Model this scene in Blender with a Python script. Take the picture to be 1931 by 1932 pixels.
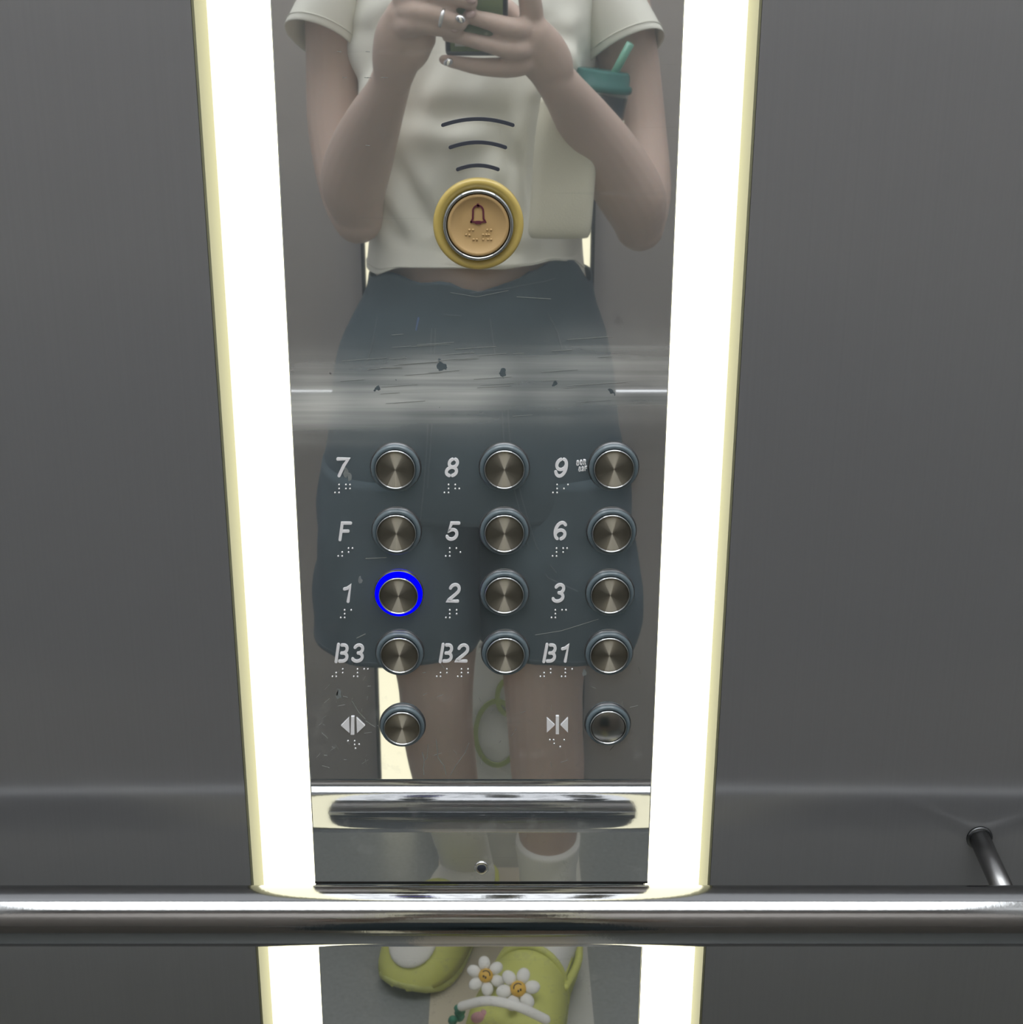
import bpy, bmesh, math, random
from mathutils import Vector, Matrix, noise
random.seed(7)
PI = math.pi
for o in list(bpy.data.objects): bpy.data.objects.remove(o, do_unlink=True)
SC = bpy.context.scene; COL = SC.collection

# ------------------------------------------------------------------ camera, world, exposure
F = 2783.0; CX = 938.0; CY = 966.0          # focal length and principal point, pixels of the 1931 x 1932 frame
TH = math.atan(F/7447.0)                    # downward pitch
D = 0.6876; H = 1.28                        # lens to panel distance, lens height
cam = bpy.data.cameras.new('camera'); camo = bpy.data.objects.new('camera', cam); COL.objects.link(camo)
cam.sensor_fit = 'HORIZONTAL'; cam.sensor_width = 36; cam.lens = F/1931*36
cam.shift_x = (965.5-CX)/1931; cam.clip_start = 0.004
camo.location = (0, -D, H); camo.rotation_euler = (PI/2-TH, 0, 0)
SC.camera = camo
SC.view_settings.view_transform = 'Standard'; SC.view_settings.look = 'None'
SC.view_settings.exposure = 0.2; SC.view_settings.gamma = 1; SC.view_settings.use_curve_mapping = False
w = bpy.data.worlds.new('world'); SC.world = w; w.use_nodes = True
w.node_tree.nodes['Background'].inputs[0].default_value = (.5, .5, .5, 1)
w.node_tree.nodes['Background'].inputs[1].default_value = 0.05
CEIL_L = 4.7      # ceiling lamp panel radiance
STRIP_L = 3.6     # light strips beside the control panel
BACK_L = 1.3      # light strips on the opposite wall

def P(u, v, t):
    """point whose mirror image lies at distance t in front of the lens, seen at pixel (u, v)"""
    a = (u-CX)/F; b = (v-CY)/F
    dy = math.cos(TH)-b*math.sin(TH); dz = -math.sin(TH)-b*math.cos(TH)
    k = t/dy
    return Vector((a*k, -(t-D), H+dz*k))
def W(u, v, y=0.0):
    """point of the plane y = const at pixel (u, v), seen directly"""
    p = P(u, v, D+y); return Vector((p.x, y, p.z))

# ------------------------------------------------------------------ materials
def mat(name, col, rough=.5, metal=0, emit=0, trans=0, bump=0, bscale=200, var=0, vscale=30, sss=0, coat=0, ior=1.45):
    m = bpy.data.materials.new(name); m.use_nodes = True
    nt = m.node_tree; b = nt.nodes['Principled BSDF']
    b.inputs['Base Color'].default_value = (*col, 1); b.inputs['Roughness'].default_value = rough
    b.inputs['Metallic'].default_value = metal; b.inputs['IOR'].default_value = ior
    b.inputs['Transmission Weight'].default_value = trans
    if coat: b.inputs['Coat Weight'].default_value = coat
    if sss:
        b.inputs['Subsurface Weight'].default_value = sss; b.inputs['Subsurface Radius'].default_value = (.01, .004, .002)
        b.inputs['Subsurface Scale'].default_value = .5
    if emit:
        b.inputs['Emission Color'].default_value = (*col, 1); b.inputs['Emission Strength'].default_value = emit
    tc = nt.nodes.new('ShaderNodeTexCoord')
    if bump:
        n = nt.nodes.new('ShaderNodeTexNoise'); n.inputs['Scale'].default_value = bscale; n.inputs['Detail'].default_value = 4
        bp = nt.nodes.new('ShaderNodeBump'); bp.inputs['Strength'].default_value = bump; bp.inputs['Distance'].default_value = .002
        nt.links.new(tc.outputs['Object'], n.inputs['Vector']); nt.links.new(n.outputs['Fac'], bp.inputs['Height'])
        nt.links.new(bp.outputs[0], b.inputs['Normal'])
    n = nt.nodes.new('ShaderNodeTexNoise'); n.inputs['Scale'].default_value = vscale; n.inputs['Detail'].default_value = 5
    mx = nt.nodes.new('ShaderNodeMix'); mx.data_type = 'RGBA'
    mx.inputs[6].default_value = (*[c*(1-var) for c in col], 1); mx.inputs[7].default_value = (*[min(1, c*(1+var)) for c in col], 1)
    nt.links.new(tc.outputs['Object'], n.inputs['Vector']); nt.links.new(n.outputs['Fac'], mx.inputs[0])
    nt.links.new(mx.outputs[2], b.inputs['Base Color'])
    return m

def emission(name, col, s):
    m = bpy.data.materials.new(name); m.use_nodes = True; nt = m.node_tree
    nt.nodes.remove(nt.nodes['Principled BSDF'])
    e = nt.nodes.new('ShaderNodeEmission'); e.inputs[0].default_value = (*col, 1); e.inputs[1].default_value = s
    nt.links.new(e.outputs[0], nt.nodes['Material Output'].inputs[0]); return m

def brushed(name, col, rough, aniso, rot, radial=None, streak=(900, 900, 3), diff=None, dcol=(.2, .2, .2), ramp=.06, bump=0):
    """anisotropic metal; rot turns the stretch, radial gives turned (lathe) brushing about the local Y axis"""
    m = bpy.data.materials.new(name); m.use_nodes = True; nt = m.node_tree
    nt.nodes.remove(nt.nodes['Principled BSDF'])
    g = nt.nodes.new('ShaderNodeBsdfAnisotropic'); g.distribution = 'GGX'
    g.inputs['Roughness'].default_value = rough; g.inputs['Anisotropy'].default_value = aniso; g.inputs['Rotation'].default_value = rot
    tg = nt.nodes.new('ShaderNodeTangent'); tg.direction_type = 'RADIAL'; tg.axis = radial or 'Z'
    nt.links.new(tg.outputs[0], g.inputs['Tangent'])
    tc = nt.nodes.new('ShaderNodeTexCoord'); mp = nt.nodes.new('ShaderNodeMapping'); mp.inputs['Scale'].default_value = streak
    n = nt.nodes.new('ShaderNodeTexNoise'); n.inputs['Scale'].default_value = 1; n.inputs['Detail'].default_value = 3
    nt.links.new(tc.outputs['Object'], mp.inputs[0]); nt.links.new(mp.outputs[0], n.inputs['Vector'])
    mx = nt.nodes.new('ShaderNodeMix'); mx.data_type = 'RGBA'
    mx.inputs[6].default_value = (*[c*(1-ramp) for c in col], 1); mx.inputs[7].default_value = (*[min(1, c*(1+ramp)) for c in col], 1)
    nt.links.new(n.outputs['Fac'], mx.inputs[0]); nt.links.new(mx.outputs[2], g.inputs['Color'])
    if bump:
        bp = nt.nodes.new('ShaderNodeBump'); bp.inputs['Strength'].default_value = bump; bp.inputs['Distance'].default_value = .0002
        nt.links.new(n.outputs['Fac'], bp.inputs['Height']); nt.links.new(bp.outputs[0], g.inputs['Normal'])
    out = g.outputs[0]
    if diff:
        d = nt.nodes.new('ShaderNodeBsdfDiffuse'); d.inputs[0].default_value = (*dcol, 1)
        ms = nt.nodes.new('ShaderNodeMixShader'); ms.inputs[0].default_value = diff
        nt.links.new(g.outputs[0], ms.inputs[1]); nt.links.new(d.outputs[0], ms.inputs[2]); out = ms.outputs[0]
    nt.links.new(out, nt.nodes['Material Output'].inputs[0]); return m

def smeared_mirror(name, zband, refl=(.80, .80, .81), smear=True):
    """polished dark stainless mirror with a wiped, hazy band of old residue and faint wear"""
    m = bpy.data.materials.new(name); m.use_nodes = True; nt = m.node_tree; N = nt.nodes; L = nt.links
    N.remove(N['Principled BSDF'])
    g = N.new('ShaderNodeBsdfGlossy'); g.distribution = 'GGX'; g.inputs['Color'].default_value = (*refl, 1); g.inputs['Roughness'].default_value = .017
    d = N.new('ShaderNodeBsdfDiffuse'); d.inputs[0].default_value = (.27, .31, .34, 1)
    base = N.new('ShaderNodeMixShader'); base.inputs[0].default_value = .18  # diffuse share imitates veiling glare, lifting the blacks in the mirror
    L.new(g.outputs[0], base.inputs[1]); L.new(d.outputs[0], base.inputs[2])
    tc = N.new('ShaderNodeTexCoord')
    # thin wiping streaks (nearly horizontal)
    mp = N.new('ShaderNodeMapping'); mp.inputs['Scale'].default_value = (5, 1, 210); mp.inputs['Rotation'].default_value = (0, .04, 0)
    n1 = N.new('ShaderNodeTexNoise'); n1.inputs['Scale'].default_value = 1; n1.inputs['Detail'].default_value = 4
    L.new(tc.outputs['Object'], mp.inputs[0]); L.new(mp.outputs[0], n1.inputs['Vector'])
    n2 = N.new('ShaderNodeTexNoise'); n2.inputs['Scale'].default_value = 14; n2.inputs['Detail'].default_value = 3
    L.new(tc.outputs['Object'], n2.inputs['Vector'])
    sep = N.new('ShaderNodeSeparateXYZ'); L.new(tc.outputs['Object'], sep.inputs[0])
    def math_(op, a, b=None, c=None):
        q = N.new('ShaderNodeMath'); q.operation = op
        for i, x in enumerate((a, b, c)):
            if x is None: continue
            if isinstance(x, (int, float)): q.inputs[i].default_value = x
            else: L.new(x, q.inputs[i])
        return q.outputs[0]
    # gaussian band about zband, tilted a little
    dz = math_('SUBTRACT', sep.outputs[2], zband)
    dz = math_('SUBTRACT', dz, math_('MULTIPLY', sep.outputs[0], .07))
    wob = math_('MULTIPLY', math_('SUBTRACT', n2.outputs['Fac'], .5), .012)
    dz = math_('ADD', dz, wob)
    q = math_('MULTIPLY', dz, 1/.0165); q = math_('MULTIPLY', q, q)
    band = math_('EXPONENT', math_('MULTIPLY', q, -1))
    st = math_('MULTIPLY_ADD', n1.outputs['Fac'], 1.5, -.15)
    n4 = N.new('ShaderNodeTexNoise'); n4.inputs['Scale'].default_value = 20; n4.inputs['Detail'].default_value = 1
    L.new(tc.outputs['Object'], n4.inputs['Vector'])
    band = math_('MULTIPLY', math_('MULTIPLY', band, st), math_('MULTIPLY_ADD', n4.outputs['Fac'], 2.2, -.3))
    # flecks where the residue is missing
    n3 = N.new('ShaderNodeTexNoise'); n3.inputs['Scale'].default_value = 60; n3.inputs['Detail'].default_value = 5
    L.new(tc.outputs['Object'], n3.inputs['Vector'])
    fl = math_('LESS_THAN', n3.outputs['Fac'], .34)
    band = math_('MULTIPLY', band, math_('SUBTRACT', 1, fl))
    # light overall streaks
    ov = math_('MULTIPLY', math_('GREATER_THAN', n1.outputs['Fac'], .66), .035)
    # grime towards the foot of the panel
    n5 = N.new('ShaderNodeTexNoise'); n5.inputs['Scale'].default_value = 60; n5.inputs['Detail'].default_value = 8; n5.inputs['Roughness'].default_value = .75
    L.new(tc.outputs['Object'], n5.inputs['Vector'])
    low = math_('MULTIPLY', math_('MAXIMUM', math_('MULTIPLY_ADD', sep.outputs[2], -6, 5.85), 0), math_('MAXIMUM', math_('MULTIPLY_ADD', n5.outputs['Fac'], 2.5, -1.4), 0))
    cl = N.new('ShaderNodeClamp'); L.new(low, cl.inputs[0]); cl.inputs[2].default_value = .08
    tot = math_('ADD', math_('ADD', math_('MULTIPLY', band, .95 if smear else 0), ov), cl.outputs[0])
    d2 = N.new('ShaderNodeBsdfDiffuse'); d2.inputs[0].default_value = (.66, .67, .64, 1)
    fin = N.new('ShaderNodeMixShader'); L.new(tot, fin.inputs[0]); L.new(base.outputs[0], fin.inputs[1]); L.new(d2.outputs[0], fin.inputs[2])
    L.new(fin.outputs[0], N['Material Output'].inputs[0]); return m

ZB = W(900, 727).z
M = {}
M['mirror'] = smeared_mirror('tinted mirror steel', ZB)
M['mirror_low'] = smeared_mirror('tinted mirror steel lower', ZB, smear=False)
M['wall'] = brushed('brushed grey steel', (.50, .50, .515), .42, .87, .25, streak=(700, 700, 2), diff=.45, dcol=(.24, .245, .255), bump=.05)
M['backwall'] = brushed('brushed bronze steel', (.62, .575, .535), .42, .8, .25, streak=(500, 500, 2), diff=.5, dcol=(.50, .455, .42))
M['sidewall'] = mat('warm grey steel', (.64, .64, .64), .45, .3, var=.05)
M['ceiling'] = mat('pale ceiling enamel', (.8, .8, .8), .4)
M['return'] = mat('pale yellow channel lining', (.21, .21, .13), .6)
M['strip'] = emission('white light strip', (1, .95, .68), STRIP_L)
M['strip_back'] = emission('warm light strip', (1, .95, .68), BACK_L)
M['lamp'] = emission('ceiling lamp', (.96, .985, 1), CEIL_L)
M['chrome'] = mat('polished steel', (.78, .78, .76), .07, 1)
M['darkchrome'] = mat('dark polished steel', (.40, .42, .43), .1, 1)
M['dome'] = mat('worn dark steel', (.30, .30, .29), .22, 1)
M['rail'] = mat('polished stainless tube', (.29, .295, .30), .10, 1, bump=.012, bscale=400)
M['darkmetal'] = mat('dark steel', (.12, .125, .13), .3, 1)
M['bracket'] = mat('satin steel', (.28, .28, .28), .3, 1)
M['cap'] = brushed('spun steel cap', (.44, .41, .34), .17, .97, 0.0, radial='Y', streak=(60, 60, 60), ramp=.1)
M['plastic_ring'] = mat('clear grey ring', (.10, .135, .155), .22, .0, coat=.5)
M['blue_ring'] = emission('blue lit ring', (.0, .0, 1.0), 1.3)
M['slot'] = mat('dark slot', (.035, .04, .055), .6)
M['engrave'] = mat('etched pale metal', (.80, .80, .82), .5)
M['braille'] = mat('braille steel', (.75, .75, .75), .2, .9)
M['gap'] = mat('black seam', (.01, .01, .01), .7)
M['yellow_collar'] = mat('yellow collar', (.50, .38, .11), .35, coat=.3)
M['orange_cap'] = mat('amber cap', (.45, .30, .135), .4, coat=.1)
M['purple'] = mat('dark red print', (.10, .02, .035), .5)
M['scratch'] = mat('scratch', (.22, .23, .22), .5)
M['skin'] = mat('skin', (.54, .41, .34), .5, sss=.12, var=.05, vscale=12, bump=.05, bscale=300)
M['shirt'] = mat('white cotton', (.80, .79, .70), .85, bump=.12, bscale=900)
M['shirt_seam'] = mat('white cotton seam', (.66, .65, .57), .9)
M['shorts'] = mat('dark slate denim', (.075, .105, .122), .9, bump=.2, bscale=900, var=.15, vscale=20)
M['stitch'] = mat('grey stitching', (.13, .16, .18), .8)
M['bluetag'] = mat('blue tag', (.10, .16, .34), .7)
M['sock'] = mat('white ribbed sock', (.80, .79, .73), .95, bump=.3, bscale=500)
M['clog'] = mat('lime yellow foam', (.60, .62, .16), .55, var=.04)
M['clogsole'] = mat('lime yellow sole', (.52, .55, .18), .7)
M['petal'] = mat('white rubber petal', (.80, .79, .74), .5)
M['yolk'] = mat('yellow rubber', (.75, .45, .05), .5)
M['black'] = mat('black rubber', (.015, .015, .015), .5)
M['green_frill'] = mat('green charm', (.03, .20, .12), .6)
M['pink'] = mat('pink charm', (.55, .28, .30), .6)
M['hair'] = mat('dark hair', (.02, .014, .01), .45, bump=.5, bscale=500)
M['nail'] = mat('silver nail polish', (.8, .8, .8), .15, 1)
M['nude'] = mat('glossy natural nail', (.52, .38, .35), .2)
M['lip'] = mat('lips', (.45, .16, .14), .45)
M['eye'] = mat('eye white', (.8, .8, .78), .2)
M['phonegreen'] = mat('sage green glass', (.20, .27, .12), .2, coat=.4)
M['phonecase'] = mat('black phone bumper', (.015, .02, .022), .35)
M['sticker'] = mat('pale sticker', (.65, .66, .60), .5)
M['screen'] = mat('phone screen', (.01, .01, .01), .1)
M['tote'] = mat('cream canvas', (.72, .69, .54), .9, bump=.25, bscale=700)
M['paper'] = mat('white paper bag', (.60, .60, .54), .8)
M['lime'] = mat('lime print', (.30, .35, .12), .7)
M['cup'] = mat('clear cup plastic', (.75, .85, .84), .12, trans=.93, ior=1.2)
M['cuplid'] = mat('green translucent lid', (.06, .17, .15), .2, trans=.25, ior=1.2)
M['straw'] = mat('green straw', (.16, .38, .28), .25, coat=.5)
M['coffee'] = mat('dark drink', (.02, .028, .035), .2)

def floor_mat():
    m = mat('grey speckled floor', (.24, .255, .25), .35, var=.25, vscale=160)
    nt = m.node_tree; b = nt.nodes['Principled BSDF']; src = b.inputs['Base Color'].links[0].from_socket
    tc = nt.nodes.new('ShaderNodeTexCoord'); s = nt.nodes.new('ShaderNodeSeparateXYZ'); nt.links.new(tc.outputs['Object'], s.inputs[0])
    def rng(a, bb):
        g = nt.nodes.new('ShaderNodeMath'); g.operation = 'GREATER_THAN'; g.inputs[1].default_value = a; nt.links.new(s.outputs[0], g.inputs[0])
        l = nt.nodes.new('ShaderNodeMath'); l.operation = 'LESS_THAN'; l.inputs[1].default_value = bb; nt.links.new(s.outputs[0], l.inputs[0])
        q = nt.nodes.new('ShaderNodeMath'); q.operation = 'MULTIPLY'; nt.links.new(g.outputs[0], q.inputs[0]); nt.links.new(l.outputs[0], q.inputs[1]); return q.outputs[0]
    for (a, c, col) in ((-.088, .085, (.56, .50, .39)), (.088, .125, (.50, .50, .46))):  # beige inlay, then a pale stripe painted in as reflected strip light
        mx = nt.nodes.new('ShaderNodeMix'); mx.data_type = 'RGBA'; nt.links.new(rng(a, c), mx.inputs[0])
        nt.links.new(src, mx.inputs[6]); mx.inputs[7].default_value = (*col, 1); src = mx.outputs[2]
    nt.links.new(src, b.inputs['Base Color']); return m
M['floor'] = floor_mat()

# ------------------------------------------------------------------ mesh helpers
def link(name, me, m, parent=None, smooth=True):
    o = bpy.data.objects.new(name, me); COL.objects.link(o); me.materials.append(m)
    if smooth:
        for p in me.polygons: p.use_smooth = True
    if parent: o.parent = parent
    return o
class MB:
    def __init__(s): s.v = []; s.f = []
    def add(s, vs, fs):
        n = len(s.v); s.v += [tuple(x) for x in vs]; s.f += [tuple(i+n for i in f) for f in fs]; return s
    def box(s, a, b, bev=0, rot=None, piv=None):
        bm = bmesh.new(); bmesh.ops.create_cube(bm, size=1)
        c = (Vector(a)+Vector(b))/2; d = [abs(b[i]-a[i]) for i in range(3)]
        for q in bm.verts: q.co = Vector((q.co.x*d[0], q.co.y*d[1], q.co.z*d[2]))+c
        if bev: bmesh.ops.bevel(bm, geom=bm.edges[:], offset=bev, segments=3, affect='EDGES', profile=.5)
        if rot: bmesh.ops.rotate(bm, verts=bm.verts, cent=piv or c, matrix=rot)
        bm.verts.index_update()
        s.add([q.co for q in bm.verts], [[q.index for q in f.verts] for f in bm.faces]); bm.free(); return s
    def rings(s, rings, cap0=True, cap1=True):
        n = len(rings[0]); vs = [p for r in rings for p in r]; fs = []
        for i in range(len(rings)-1):
            for j in range(n):
                k = (j+1) % n; fs.append((i*n+j, i*n+k, (i+1)*n+k, (i+1)*n+j))
        if cap0: fs.append(tuple(range(n))[::-1])
        if cap1: fs.append(tuple((len(rings)-1)*n+j for j in range(n)))
        return s.add(vs, fs)
    def tube(s, pts, rs, n=16, flat=None, cap=True, round_=True):
        """smooth tube through points; rs radius or list; flat=(vector, factor list) squashes along a direction"""
        pts = [Vector(p) for p in pts]
        if isinstance(rs, (int, float)): rs = [rs]*len(pts)
        rings = []; ref = None
        seq = []
        for i, p in enumerate(pts):
            a = pts[max(0, i-1)]; b = pts[min(len(pts)-1, i+1)]; seq.append((p, (b-a).normalized(), rs[i]))
        if round_:
            p, t, r = seq[0]; pre = [(p-t*r*math.sin(q), t, r*math.cos(q)) for q in (1.45, 1.1, .7, .35)]
            p, t, r = seq[-1]; post = [(p+t*r*math.sin(q), t, r*math.cos(q)) for q in (.35, .7, 1.1, 1.45)]
            seq = pre+seq+post
        for p, t, r in seq:
            if ref is None:
                ref = Vector((0, 0, 1)) if abs(t.z) < .9 else Vector((0, 1, 0))
            x = (ref-t*ref.dot(t)).normalized(); y = t.cross(x); ref = x
            ring = []
            for j in range(n):
                q = 2*PI*j/n; o = x*math.cos(q)*r+y*math.sin(q)*r
                if flat: o -= flat[0]*o.dot(flat[0])*(1-flat[1])
                ring.append(p+o)
            rings.append(ring)
        return s.rings(rings, cap, cap)
    def ell(s, c, r, n=20, m=12, rot=None):
        rings = []
        for i in range(1, m):
            q = PI*i/m
            rings.append([(Vector((r[0]*math.sin(q)*math.cos(2*PI*j/n), r[1]*math.sin(q)*math.sin(2*PI*j/n), r[2]*math.cos(q)))) for j in range(n)])
        if rot: rings = [[rot @ p for p in g] for g in rings]
        return s.rings([[p+Vector(c) for p in g][::-1] for g in rings])
    def lathe(s, c, prof, n=64):
        """profile [(radius, out)] turned about the wall normal; out is the distance in front of the wall"""
        return s.rings([[(c[0]+r*math.cos(2*PI*j/n), c[1]-o, c[2]+r*math.sin(2*PI*j/n)) for j in range(n)] for r, o in prof], prof[0][0] > 0, True)
    def build(s, name, m, parent=None, smooth=True, origin=None):
        me = bpy.data.meshes.new(name)
        o_ = Vector(origin) if origin is not None else Vector((0, 0, 0))
        me.from_pydata([Vector(p)-o_ for p in s.v], [], s.f); me.update()
        bm = bmesh.new(); bm.from_mesh(me); bmesh.ops.recalc_face_normals(bm, faces=bm.faces); bm.to_mesh(me); bm.free()
        o = link(name, me, m, parent, smooth); o.location = o_
        return o
def tag(o, label=None, cat=None, group=None, kind=None):
    for k, x in (('label', label), ('category', cat), ('group', group), ('kind', kind)):
        if x: o[k] = x
    return o
def empty(name, loc=(0, 0, 0)):
    o = bpy.data.objects.new(name, None); COL.objects.link(o); o.location = loc; o.empty_display_size = .05; return o
def under(o, p):
    """keep world place while parenting"""
    o.parent = p; o.matrix_parent_inverse = Matrix.Translation(p.location).inverted(); return o
def spl(pts, n=6):
    """Catmull-Rom through vectors"""
    pts = [Vector(p) for p in pts]; out = []
    for i in range(len(pts)-1):
        a = pts[max(0, i-1)]; b = pts[i]; c = pts[i+1]; d = pts[min(len(pts)-1, i+2)]
        for k in range(n):
            t = k/n; out.append(.5*((2*b)+(c-a)*t+(2*a-5*b+4*c-d)*t*t+(3*b-a-3*c+d)*t**3))
    return out+[pts[-1]]
def spl1(vals, n=6): return [q.x for q in spl([Vector((v, 0, 0)) for v in vals], n)]

# ------------------------------------------------------------------ the lift car
XL = W(595, 1675).x; XR = W(1222, 1675).x           # control panel edges
XLo = (W(358, 0).x+W(475, 1675).x)/2; XRo = (W(1440, 0).x+W(1340, 1675).x)/2   # outer edges of the light channels
ZTOP = 2.40; BACK = 2.05-D; HW = .82
ZP = W(900, 1665).z                                 # foot of the control panel
DEP = .030
def struct(mb, name, m, smooth=False): o = mb.build(name, m, smooth=smooth); o['kind'] = 'structure'; return o
struct(MB().box((-HW, 0, 0), (XLo, .06, ZTOP)), 'wall_left_front', M['wall'])
struct(MB().box((XRo, 0, 0), (HW, .06, ZTOP)), 'wall_right_front', M['wall'])
struct(MB().box((-HW-.05, -BACK, 0), (-HW, .06, ZTOP)), 'wall_left', M['sidewall'])
struct(MB().box((HW, -BACK, 0), (HW+.05, .06, ZTOP)), 'wall_right', M['sidewall'])
struct(MB().box((-HW-.05, -BACK-.05, 0), (HW+.05, -BACK, ZTOP)), 'wall_back', M['backwall'])
struct(MB().box((-HW-.05, -BACK-.05, -.05), (HW+.05, .06, 0)), 'floor', M['floor'])
struct(MB().box((-HW-.05, -BACK-.05, ZTOP), (HW+.05, .06, ZTOP+.05)), 'ceiling', M['ceiling'])
for i, (xa, xb) in enumerate(((XLo, XL), (XR, XRo))):
    # channel: lining with side cheek, emitting face recessed behind the wall plane
    side = ('left', 'right')[i]
    t = empty('light_strip', ((xa+xb)/2, DEP, .06))
    tag(t, 'tall glowing white light strip running up the %s edge of the mirrored button panel' % side, 'light strip', 'light strips beside the button panel')
    xo = xa if i == 0 else xb; s = 1 if i == 0 else -1
    under(MB().box((xa+.0015, DEP, .06), (xb-.0015, DEP+.012, 2.30), .001).build('diffuser', M['strip']), t)
    under(MB().box((xo+s*.0002, .0006, .06), (xo+s*.0014, DEP, 2.30)).build('channel_lining', M['return'], smooth=False), t)['label'] = 'pale yellow lining glowing along the outer side of the strip'
    struct(MB().box((xa, DEP+.012, 0), (xb, .06, 2.40)).box((xa, 0, 0), (xb, DEP+.012, .06)).box((xa, 0, 2.30), (xb, DEP+.012, 2.40)), 'trim_%d' % (i+1), M['wall'])

# ceiling lamp
t = empty('ceiling_lamp', (0, -.62, ZTOP))
tag(t, 'square flat white lamp panel set in the pale ceiling', 'ceiling lamp')
under(MB().box((-.775, -1.06, ZTOP-.012), (.775, -.07, ZTOP-.002), .002).build('diffuser', M['lamp']), t)
fr = MB()
for a, b in (((-.80, -1.09), (-.775, -.04)), ((.775, -1.09), (.80, -.04)), ((-.775, -1.09), (.775, -1.06)), ((-.775, -.07), (.775, -.04))):
    fr.box((a[0], a[1], ZTOP-.02), (b[0], b[1], ZTOP), .002)
under(fr.build('frame', M['chrome']), t)

# opposite wall: strips and rail seen in the mirror
for i, (ua, ub) in enumerate(((715, 775), (1036, 1096))):
    a = P(ua, 1250, D+BACK); b = P(ub, 1250, D+BACK); zb = P(740, 1578, D+BACK).z
    t = empty('wall_light', ((a.x+b.x)/2, -BACK, zb))
    tag(t, 'narrow warm light strip behind the person, beside the %s leg in the mirror' % ('bent' if i == 0 else 'straight'), 'light strip', 'light strips on the opposite wall')
    under(MB().box((a.x, -BACK+.001, zb), (b.x, -BACK+.008, 2.25), .001).build('diffuser', M['strip_back']), t)
    e = MB(); e.box((a.x-.006, -BACK, zb-.004), (a.x-.0005, -BACK+.012, 2.254)); e.box((b.x+.0005, -BACK, zb-.004), (b.x+.006, -BACK+.012, 2.254))
    under(e.build('edge_trim', M['darkmetal'], smooth=False), t)
zr = P(1200, 745, D+BACK-.05).z
t = empty('handrail', (0, -BACK+.05, zr))
tag(t, 'thin steel handrail on the wall behind the person, seen in the mirror at hip height', 'handrail')
under(MB().tube([(-.74, -BACK+.05, zr), (.74, -BACK+.05, zr)], .013, 24).build('rail', M['rail']), t)
for x in (-.6, .6):
    under(MB().tube([(x, -BACK+.05, zr), (x, -BACK, zr)], .007, 16, round_=False).build('bracket', M['bracket']), t)

# front handrail
RY = -.0525; RR = .0152; RZ = .822
t = empty('handrail', (0, RY, RZ))
tag(t, 'polished steel tube handrail crossing below the buttons, on the wall facing the camera', 'handrail')
under(MB().tube([(-.76+i*.0507, RY, RZ) for i in range(31)], RR, 48).build('rail', M['rail']), t)
pb = W(1850, 1568)
rdx = W(1912, 1690, -.046).x-pb.x
for x in (pb.x, -.52):
    under(MB().tube([(x, -.0005, pb.z-.004), (x+rdx*.5, -.024, (pb.z-.004+RZ)/2), (x+rdx, -.048, RZ)], .0056, 20, round_=False).build('bracket', M['bracket']), t)
    under(MB().lathe((x, 0, pb.z-.004), [(.0070, 0), (.0070, .0010), (.0064, .0016), (.0055, .0016)], 32).build('bracket_collar', M['darkmetal']), t)

# lower mirror panel
XRl = W(1211, 1800).x
lp = MB().box((XL, .0008, .0), (XRl, .012, ZP-.0012), .0006).build('mirror_panel', M['mirror_low'], smooth=False)
tag(lp, 'plain mirror steel panel below the button plate, passing behind the handrail', 'mirror panel')
struct(MB().box((XL, .012, 0), (XR, .06, 2.4)), 'wall_front', M['wall'])

# ------------------------------------------------------------------ control panel
PT = empty('button_panel', ((XL+XR)/2, 0, ZP))
tag(PT, 'tall mirror-finish lift button plate between the two glowing strips', 'control panel')
def part(mb, name, m, parent=None, label=None, smooth=True, origin=None):
    o = mb.build(name, m, smooth=smooth, origin=origin)
    par = parent or PT
    o.parent = par
    pw = par.matrix_basis.translation if par.parent is None else par.matrix_basis.translation
    o.matrix_parent_inverse = Matrix.Identity(4)
    # all parents are unrotated: subtract the world place of the parent
    wp = Vector((0, 0, 0)); q = par
    while q: wp += q.location; q = q.parent
    o.location = Vector(o.location)-wp
    if label: o['label'] = label
    return o
part(MB().box((XL, 0, ZP), (XR, .012, 2.38), .0006), 'faceplate', M['mirror'], smooth=False, label='mirror-polished steel faceplate with a wiped hazy band')
part(MB().box((XL, -.0003, ZP-.0004), (XR, .006, ZP+.0006)), 'bottom_edge', M['gap'], smooth=False)

def pxm(v): return F/(D/(math.cos(TH)-(v-CY)/F*math.sin(TH)))   # pixels per metre across the panel at row v (ray stretch)

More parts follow.
